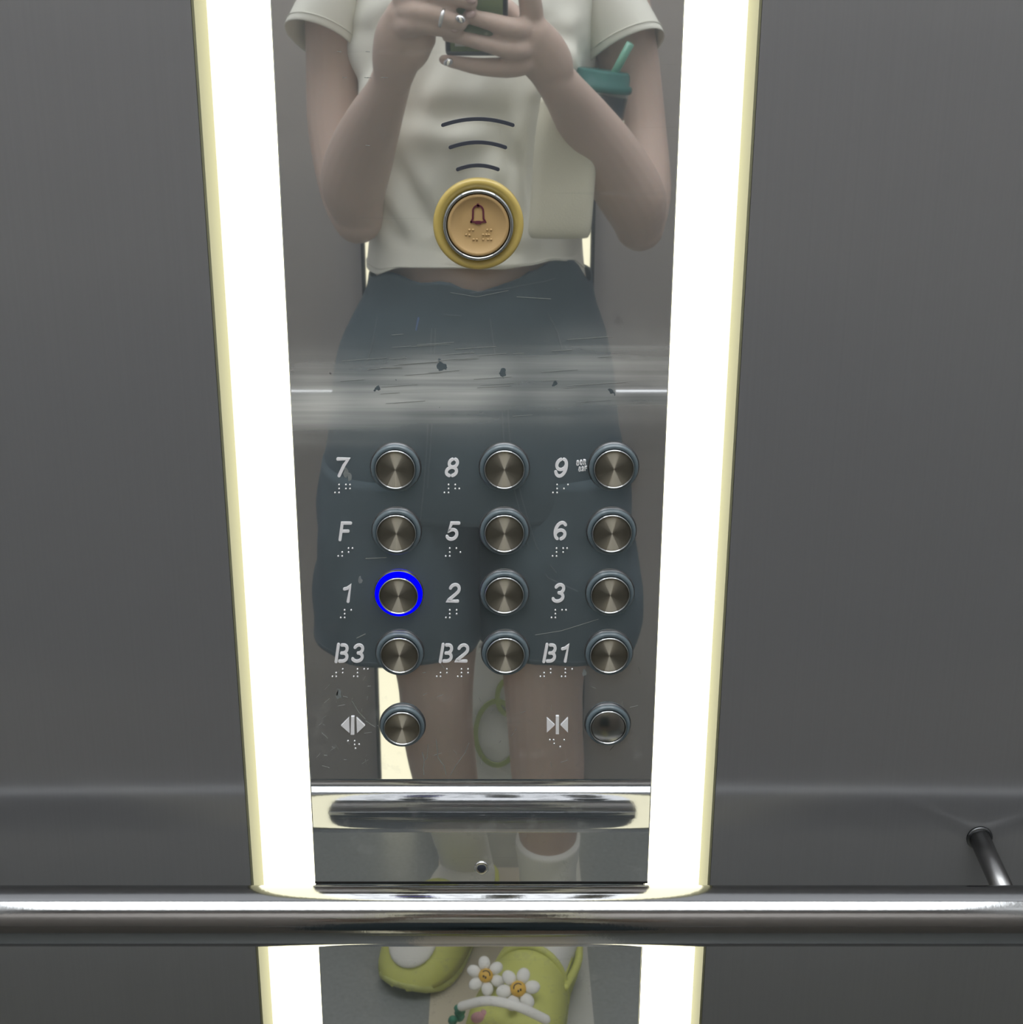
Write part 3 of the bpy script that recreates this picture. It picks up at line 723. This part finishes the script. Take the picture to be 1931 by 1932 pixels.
sb = shirt.modifiers.new('d', 'SUBSURF'); sb.levels = 1; sb.render_levels = 1
# hem seams
def seam(ring, off, r_=.0007):
    ce = sum(ring, Vector())/len(ring); m = MB()
    pts = [p+(p-ce).normalized()*off for p in ring]; pts.append(pts[0]); m.tube(pts, r_, 6, round_=False, cap=False); return m
pp(seam([a.lerp(b_, .3) for a, b_ in zip(tr[-3], tr[-4])], .0018), 'hem_seam', M['shirt_seam'])
for cf in (cuffL, cuffR): pp(seam([a.lerp(b_, .1) for a, b_ in zip(cf[-2], cf[-3])], .0018), 'cuff_seam', M['shirt_seam'])

# shorts
TF2 = T0-.095
topt = [(P(u, v, TF2 if 720 < u < 1090 else T0).x, P(u, v, TF2 if 720 < u < 1090 else T0).z) for u, v in
        ((700, 512), (735, 522), (795, 537), (840, 532), (868, 542), (888, 560), (912, 549), (960, 534), (1010, 512), (1048, 494), (1080, 500), (1112, 520))]
SH = MB()
sr = cloth([(699, 1114, 512, T0, .092), (690, 1118, 545, T0, .094), (668, 1128, 590, T0, .100), (642, 1146, 660, T0, .106), (628, 1160, 760, T0, .112), (618, 1172, 860, T0, .114), (614, 1182, 930, T0, .108)],
           amp=.004, seed=8.1, top=topt, power=2.5)
SH.rings(sr, False, True)
for (rows, sd) in (([(612, 908, 860, T0, .104), (606, 908, 960, T0, .104), (602, 907, 1060, T0, .104), (600, 906, 1140, T0, .102), (602, 904, 1193, T0, .098)], 2.2),
                   ([(905, 1182, 860, T0, .104), (906, 1192, 960, T0, .104), (908, 1200, 1060, T0, .104), (910, 1204, 1140, T0, .102), (914, 1198, 1190, T0, .098)], 6.4)):
    lr = cloth(rows, amp=.007, seed=sd, power=2.4, n=64)
    SH.rings(lr, True, False)
    last = lr
    if sd == 2.2: hemL = lr
    else: hemR = lr
sho = pp(SH, 'shorts', M['shorts'])
so = sho.modifiers.new('s', 'SOLIDIFY'); so.thickness = .0018; so.offset = 1
for hh in (hemL, hemR): pp(seam([a.lerp(b_, .2) for a, b_ in zip(hh[-2], hh[-3])], .0016, .0006), 'leg_hem', M['stitch'])
# waistband fold, seams and tag, laid on the front of the shorts
def front(u, v, rows=None):
    """point on the front of the shorts under pixel (u, v)"""
    best = None
    for i in range(60):
        t = T0-.14+.0025*i; p = P(u, v, t)
        for rg in (sr, hemL, hemR):
            for k2 in range(len(rg)-1):
                if rg[k2+1][0].z <= p.z <= rg[k2][0].z or (k2 < 7 and min(q.z for q in rg[k2+1]) <= p.z <= max(q.z for q in rg[k2])):
                    ce = sum(rg[k2], Vector())/len(rg[k2]); hw = max(q.x for q in rg[k2])-ce.x; b = max(q.y for q in rg[k2])-ce.y
                    if abs(p.x-ce.x) < hw and p.y < ce.y+b*(1-abs((p.x-ce.x)/hw)**2.4)**(1/2.4)+.0035:
                        return p
    return P(u, v, TF2)
def seamline(px, r_=.00055, m=M['stitch'], name='stitching'):
    pp(MB().tube([front(u, v)+Vector((0, .001, 0)) for u, v in px], r_, 6), name, m)
seamline([(815, 620), (812, 720), (806, 840), (800, 920), (790, 1010)]); seamline([(822, 620), (819, 720), (813, 840), (807, 920)])
seamline([(925, 600), (945, 740), (952, 840), (975, 940), (1000, 1040), (1035, 1090), (1090, 1115)]); seamline([(957, 740), (963, 840), (985, 940), (1012, 1030), (1050, 1080)])
seamline([(712, 597), (703, 650), (690, 690)]); seamline([(1036, 594), (1052, 625), (1066, 680)]); seamline([(700, 575), (780, 588), (870, 596)], .0005)
seamline([(888, 552), (950, 545), (1030, 530), (1085, 512)], .0005); seamline([(790, 600), (786, 622)], .0012, M['bluetag'], 'blue_tag')

# socks
for k_, top_ in (('bent', 1520), ('straight', 1612)):
    he, to = FEET[k_]; d = (to-he).normalized(); an = ANK[k_]
    if k_ == 'bent': pts = [P(850, 1505, 1.70), P(872, 1590, 1.765), P(882, 1640, 1.80)]; rr_ = [.042, .0365, .037]
    else: pts = [P(1034, 1578, 1.655), P(1034, 1640, 1.665), P(1034, 1700, 1.675)]; rr_ = [.0425, .0385, .038]
    s = MB().tube(spl(pts+[he+d*.045+Vector((0, 0, .06)), he+d*.10+Vector((0, 0, .055)), he+d*.17+Vector((0, 0, .046)), he+d*.21+Vector((0, 0, .038))], 5),
                  spl1(rr_+[.041, .040, .038, .026], 5), 24, cap=True, round_=False)
    # wrinkle the sock slightly
    s.v = [tuple(Vector(p)+Vector((1, 1, 0))*.0022*noise.noise(Vector((p[0]*25, p[1]*25, p[2]*70)))) for p in s.v]
    pp(s, 'sock', M['sock'])

# clogs
def clog(k_):
    he, to = FEET[k_]; d = (to-he).normalized(); x = Vector((d.y, -d.x, 0)); L_ = (to-he).length+.012; o = he-d*.006
    t = [0, .03, .1, .22, .38, .5, .6, .7, .8, .88, .94, .98, 1.0]
    wd = [.010, .026, .036, .040, .041, .046, .051, .054, .053, .047, .037, .024, .010]
    if k_ == 'straight': wd = [q*1.1 for q in wd]
    up = MB(); sole = MB()
    srings = []
    for tt, w_ in zip(t, wd):
        c0 = o+d*(tt*L_); ring = []
        hz = .024+(.006 if tt < .4 else 0)+.010*max(0, tt-.8)*2
        lo = .020*max(0, (tt-.82)/.18)**2+.012*max(0, (.1-tt)/.1)**2
        for q in range(16):
            a = 2*PI*q/16; ring.append(c0+x*(w_*1.03*math.copysign(abs(math.cos(a))**.5, math.cos(a)))+Vector((0, 0, (hz+lo)/2+(hz-lo)/2*math.copysign(abs(math.sin(a))**.6, math.sin(a)))))
        srings.append(ring)
    sole.rings(srings)
    m1 = pp(sole, 'clog', M['clogsole'], label='lime yellow foam clog with %s' % ('a white patch on its toe' if k_ == 'bent' else 'daisy charms'))
    # toe box: dome sections from the instep to the toe
    rings = []
    for i in range(15):
        tt = .46+.54*i/14
        w_ = None
        for a, b_ in zip(range(len(t)-1), range(1, len(t))):
            if t[a] <= tt <= t[b_]: w_ = wd[a]+(wd[b_]-wd[a])*(tt-t[a])/(t[b_]-t[a]); break
        top = .095-.012*(tt-.46)/.54-.058*max(0, (tt-.60)/.40)**2.2
        ring = []
        for q in range(21):
            a = PI*q/20; ring.append(o+d*(tt*L_)+x*(w_*1.02*math.cos(a))+Vector((0, 0, .018+(top-.018)*abs(math.sin(a))**.75)))
        rings.append(ring+[p+Vector((0, 0, -.002)) for p in ring[::-1]][1:-1])
    up.rings(rings, False, True)
    # heel rim
    rim = []
    for i in range(25):
        q = -1.0+2.0*i/24; ang = q*PI*.5
        tt = .48-.46*math.cos(ang)**.8 if abs(q) < .999 else .48
        ww = .043*math.copysign(abs(math.sin(ang))**.7, math.sin(ang)); rim.append((tt, ww))
    r1 = []
    for tt, ww in rim:
        p = o+d*(tt*L_)+x*ww; r1.append([p+Vector((0, 0, .015)), p+Vector((0, 0, .050)), p*1+Vector((0, 0, .056)), p-x*ww*.09+d*.004+Vector((0, 0, .050)), p-x*ww*.09+d*.004+Vector((0, 0, .015))])
    up.rings(r1, True, True)
    # strap
    st_ = spl([o+d*(.50*L_)+x*.048+Vector((0, 0, .052)), o+d*(.25*L_)+x*.047+Vector((0, 0, .044)), o+d*.0+x*.022+Vector((0, 0, .046)), o-d*.004+Vector((0, 0, .046)), o+d*.0-x*.022+Vector((0, 0, .046)), o+d*(.25*L_)-x*.047+Vector((0, 0, .044)), o+d*(.50*L_)-x*.048+Vector((0, 0, .052))], 4)
    up.tube(st_, .0055, 10)
    u_ = pp(up, 'clog_upper', M['clog'], m1)
    # rolled collar of the opening
    cl = [o+d*(.47*L_)+x*(.047*math.cos(a))+Vector((0, 0, .022+.076*abs(math.sin(a))**.75)) for a in [PI*i/16 for i in range(17)]]
    pp(MB().tube(cl, .0045, 10), 'collar', M['clog'], m1)
    return m1, o, d, x, L_
cb, o, d, x, L_ = clog('bent')
def toeup(o, d, x, L_, tt, s, up=.004):
    top = .095-.012*(tt-.46)/.54-.058*max(0, (tt-.60)/.40)**2.2
    a = math.acos(max(-1, min(1, s))); return o+d*(tt*L_)+x*(.052*s)+Vector((0, 0, .018+(top-.018)*abs(math.sin(a))**.75+up))
rz = Matrix.Rotation(math.atan2(d.y, d.x), 3, 'Z') @ Matrix.Rotation(.62, 3, 'Y')
pp(MB().ell(toeup(o, d, x, L_, .84, 0, -.003), (.036, .033, .010), 28, 14, rot=rz), 'toe_patch', M['sock'], cb, 'round white patch on the toe')
for (tt, s) in ((.62, .62), (.66, -.6)):
    pp(MB().ell(toeup(o, d, x, L_, tt, s, -.001), (.0035, .0035, .003), 12, 8), 'vent_hole', M['black'], cb)
cs_, o, d, x, L_ = clog('straight')
def daisy(u, v, t, R_, tilt, seed, smile_rot):
    c_ = P(u, v, t); nrm = Vector((0, .62, .78)).normalized(); ax = Vector((1, 0, 0)); ay = nrm.cross(ax)
    rot = Matrix((ax, ay, nrm)).transposed()
    m = MB()
    for k2 in range(6):
        a = seed+2*PI*k2/6; m.ell(c_+(ax*math.cos(a)+ay*math.sin(a))*R_*.64, (R_*.36, R_*.30, .004), 16, 10, rot=rot @ Matrix.Rotation(a, 3, 'Z'))
    f = pp(m, 'daisy_charm', M['petal'], cs_, 'white daisy charm with a smiling yellow middle')
    m = MB().ell(c_+nrm*.002, (R_*.36, R_*.36, .005), 22, 12, rot=rot)
    pp(m, 'daisy_centre', M['yolk'], cs_)
    sm_ = []
    for a in range(200, 341, 14):
        aa = math.radians(a)+smile_rot; sm_.append(c_+nrm*.0062+(ax*math.cos(aa)+ay*math.sin(aa))*R_*.20)
    m = MB().tube(sm_, .0008, 8)
    for a in (65, 115): aa = math.radians(a)+smile_rot; m.ell(c_+nrm*.0066+(ax*math.cos(aa)+ay*math.sin(aa))*R_*.14, (.0013, .0013, .0018), 10, 8)
    pp(m, 'smile', M['black'], cs_)
daisy(917, 1843, 1.515, .0250, 0, .4, .5); daisy(978, 1868, 1.490, .0275, 0, .9, -.5)
p0 = P(868, 1912, 1.53)
m = MB()
for k2 in range(9): m.ell(P(862+rs.uniform(-9, 9), 1912+k2*3-8, 1.505+rs.uniform(-.006, .006)), (.006, .005, .005), 10, 8)
pp(m, 'green_charm', M['green_frill'], cs_, 'green frilled charm')
pp(MB().ell(P(905, 1922, 1.485), (.011, .008, .007), 16, 10).ell(P(915, 1914, 1.488), (.006, .006, .005), 12, 8), 'pink_charm', M['pink'], cs_, 'pink rounded charm')
bnd = spl([P(872, 1900, 1.480), P(920, 1890, 1.465), P(975, 1900, 1.452), P(1030, 1925, 1.452)], 5)
pp(MB().tube(bnd, .006, 10, flat=(Vector((0, .6, .8)), .4)), 'white_band', M['petal'], cs_, 'white band across the toe')
pp(MB().tube(spl([P(1008, 1912, 1.50), P(1030, 1896, 1.505), P(1044, 1882, 1.515)], 4), .004, 8), 'strap_tab', M['clog'], cs_)

# ------------------------------------------------------------------ phone
dn = Vector((0, -math.sin(TH), -math.cos(TH))); fw = Vector((0, math.cos(TH), -math.sin(TH)))
PH = empty('phone', (-.019, -D-.016, H-.04))
tag(PH, 'green phone in a black bumper case held up in both hands', 'phone')
RP = Matrix((Vector((1, 0, 0)), fw, -dn)).transposed()
def pbox(xa, xb, ya, yb, sa, sb_, bev):
    """x range, distance behind the lens plane, distance down the phone from the lens"""
    m = MB().box((xa, -yb, -sb_), (xb, -ya, -sa), bev)
    m.v = [tuple(RP @ Vector(p)+Vector((0, -D, H))) for p in m.v]; return m
XA, XB = -.0475, .0100
part(pbox(XA, XB, .0135, .023, -.012, .094, .004), 'bumper_case', M['phonecase'], PH)
part(pbox(XA+.0045, XB-.0045, .0128, .016, -.0075, .0885, .001), 'back_glass', M['phonegreen'], PH, 'sage green back')
part(pbox(XA+.003, XB-.003, .0225, .0238, -.009, .091, .0005), 'screen', M['screen'], PH)
part(pbox(-.024, .0075, .0105, .013, -.0085, .022, .001), 'camera_bump', M['phonegreen'], PH)
for (xx, ss) in ((0, 0), (-.015, 0), (0, .014)):
    c_ = RP @ Vector((xx, -.0100, -ss))+Vector((0, -D, H)); m = MB()
    m.tube([c_-fw*.002, c_+fw*.0002], .0052, 24, round_=False); part(m, 'camera_lens', M['screen'], PH)
part(pbox(XA+.009, XA+.020, .0120, .0126, .072, .083, .0002), 'sticker', M['sticker'], PH, 'pale square sticker')

# ------------------------------------------------------------------ iced drink held in the crook of the arm
cc = P(1132, 172, 1.575); tilt = Matrix.Rotation(.13, 3, 'Y')
CU = empty('takeaway_cup', tuple(cc))
tag(CU, 'clear cup of dark iced drink with green lid and straw, held in the bent arm', 'cup')
def turned(prof, n=40):
    m = MB(); m.rings([[tilt @ Vector((r*math.cos(2*PI*j/n), r*math.sin(2*PI*j/n), z))+cc for j in range(n)] for r, z in prof]); return m
part(turned([(.022, -.095), (.0235, -.092), (.0305, .002), (.0318, .004), (.0318, .006), (.0303, .0065), (.029, .001), (.022, -.090), (.002, -.091)]), 'cup_body', M['cup'], CU)
part(turned([(.0215, -.089), (.0290, -.003), (.002, -.0028)]), 'drink', M['coffee'], CU, 'dark iced drink')
part(turned([(.0296, -.026), (.0300, -.026), (.0245, -.094), (.0240, -.094)]), 'paper_sleeve', M['tote'], CU, 'cream paper sleeve')
part(turned([(.0322, .001), (.0330, .003), (.0330, .007), (.0300, .009), (.0285, .019), (.0270, .021), (.002, .021)]), 'lid', M['cuplid'], CU, 'green lid')
sa = P(1148, 160, 1.573); sb2 = P(1190, 82, 1.56)
part(MB().tube([sa, (sa+sb2)/2, sb2], .0042, 18, round_=False), 'straw', M['straw'], CU, 'green straw')

# cream tote under the arm
TB = empty('tote_bag', tuple(P(1060, 450, 1.52)))
tag(TB, 'cream canvas bag hanging from the bent arm beside the white shirt', 'bag')
rows = [(1020, 1120, 185, 1.500, .018), (1010, 1122, 240, 1.500, .021), (1005, 1122, 320, 1.502, .022), (1000, 1118, 390, 1.502, .023), (995, 1113, 432, 1.502, .021), (1000, 1108, 446, 1.502, .014)]
tb = cloth(rows, n=40, amp=.003, seed=12, power=3.5)
part(MB().rings(tb, True, True), 'bag_body', M['tote'], TB)
hd = spl([P(1035, 195, 1.505), P(1075, 150, 1.50), P(1120, 185, 1.47), P(1150, 235, 1.47), P(1135, 262, 1.49), P(1105, 235, 1.51)], 5)
part(MB().tube([P(1030, 195, 1.525), P(1062, 200, 1.52), P(1092, 215, 1.52)], .004, 10), 'handle', M['tote'], TB)

# white paper bag standing on the floor behind the legs
bz = P(915, 1205, 1.93).z; bl = P(858, 1400, 1.93).x; br = P(990, 1400, 1.93).x; by = D-1.93
BG = empty('paper_bag', ((bl+br)/2, by, 0))
tag(BG, 'white paper carrier with lime rings printed on it, standing between and behind the legs', 'bag')
m = MB(); rings = []
for i in range(13):
    z = bz*i/12*.95; k2 = i/12; ring = []
    for (sx, sy) in ((-1, -1), (0, -1), (1, -1), (1, -.0), (1, 1), (0, 1), (-1, 1), (-1, 0)):
        ring.append(((bl+br)/2+sx*(br-bl)/2*(1-.10*k2)+.002*noise.noise(Vector((sx, sy, i*.7))), by+sy*.035*(1-.8*k2*k2)+(.004 if sy > 0 else 0)*noise.noise(Vector((sx*3, 2, i*.9))), z))
    rings.append(ring)
m.rings(rings, True, True)
part(m, 'bag_body', M['paper'], BG, smooth=False)
for (u, v, r1) in ((938, 1395, .050), (960, 1330, .026)):
    c_ = P(u, v, 1.885); yy = by+.037*(1-.8*(c_.z/bz)**2)+.003
    ring = [(c_.x+r1*.62*math.cos(a), c_.z+r1*math.sin(a)) for a in [2*PI*i/36 for i in range(37)]]
    mm = MB(); stroke(mm, ring, .007, y0=0, th=.0012, cap=False)
    mm.v = [(p[0], by+.037*(1-.8*(max(0, p[2])/bz)**2)+.002-p[1], p[2]) for p in mm.v]
    part(mm, 'printed_ring', M['lime'], BG, 'lime green printed ring', smooth=False)
for s in (0, 1):
    hp = spl([((bl+br)/2-.018, by+.004*(1-2*s), bz*.94), ((bl+br)/2-.012, by+.004*(1-2*s), bz*.99), ((bl+br)/2+.012, by+.004*(1-2*s), bz*.99), ((bl+br)/2+.018, by+.004*(1-2*s), bz*.94)], 5)
    part(MB().tube(hp, .002, 8), 'handle', M['paper'], BG)
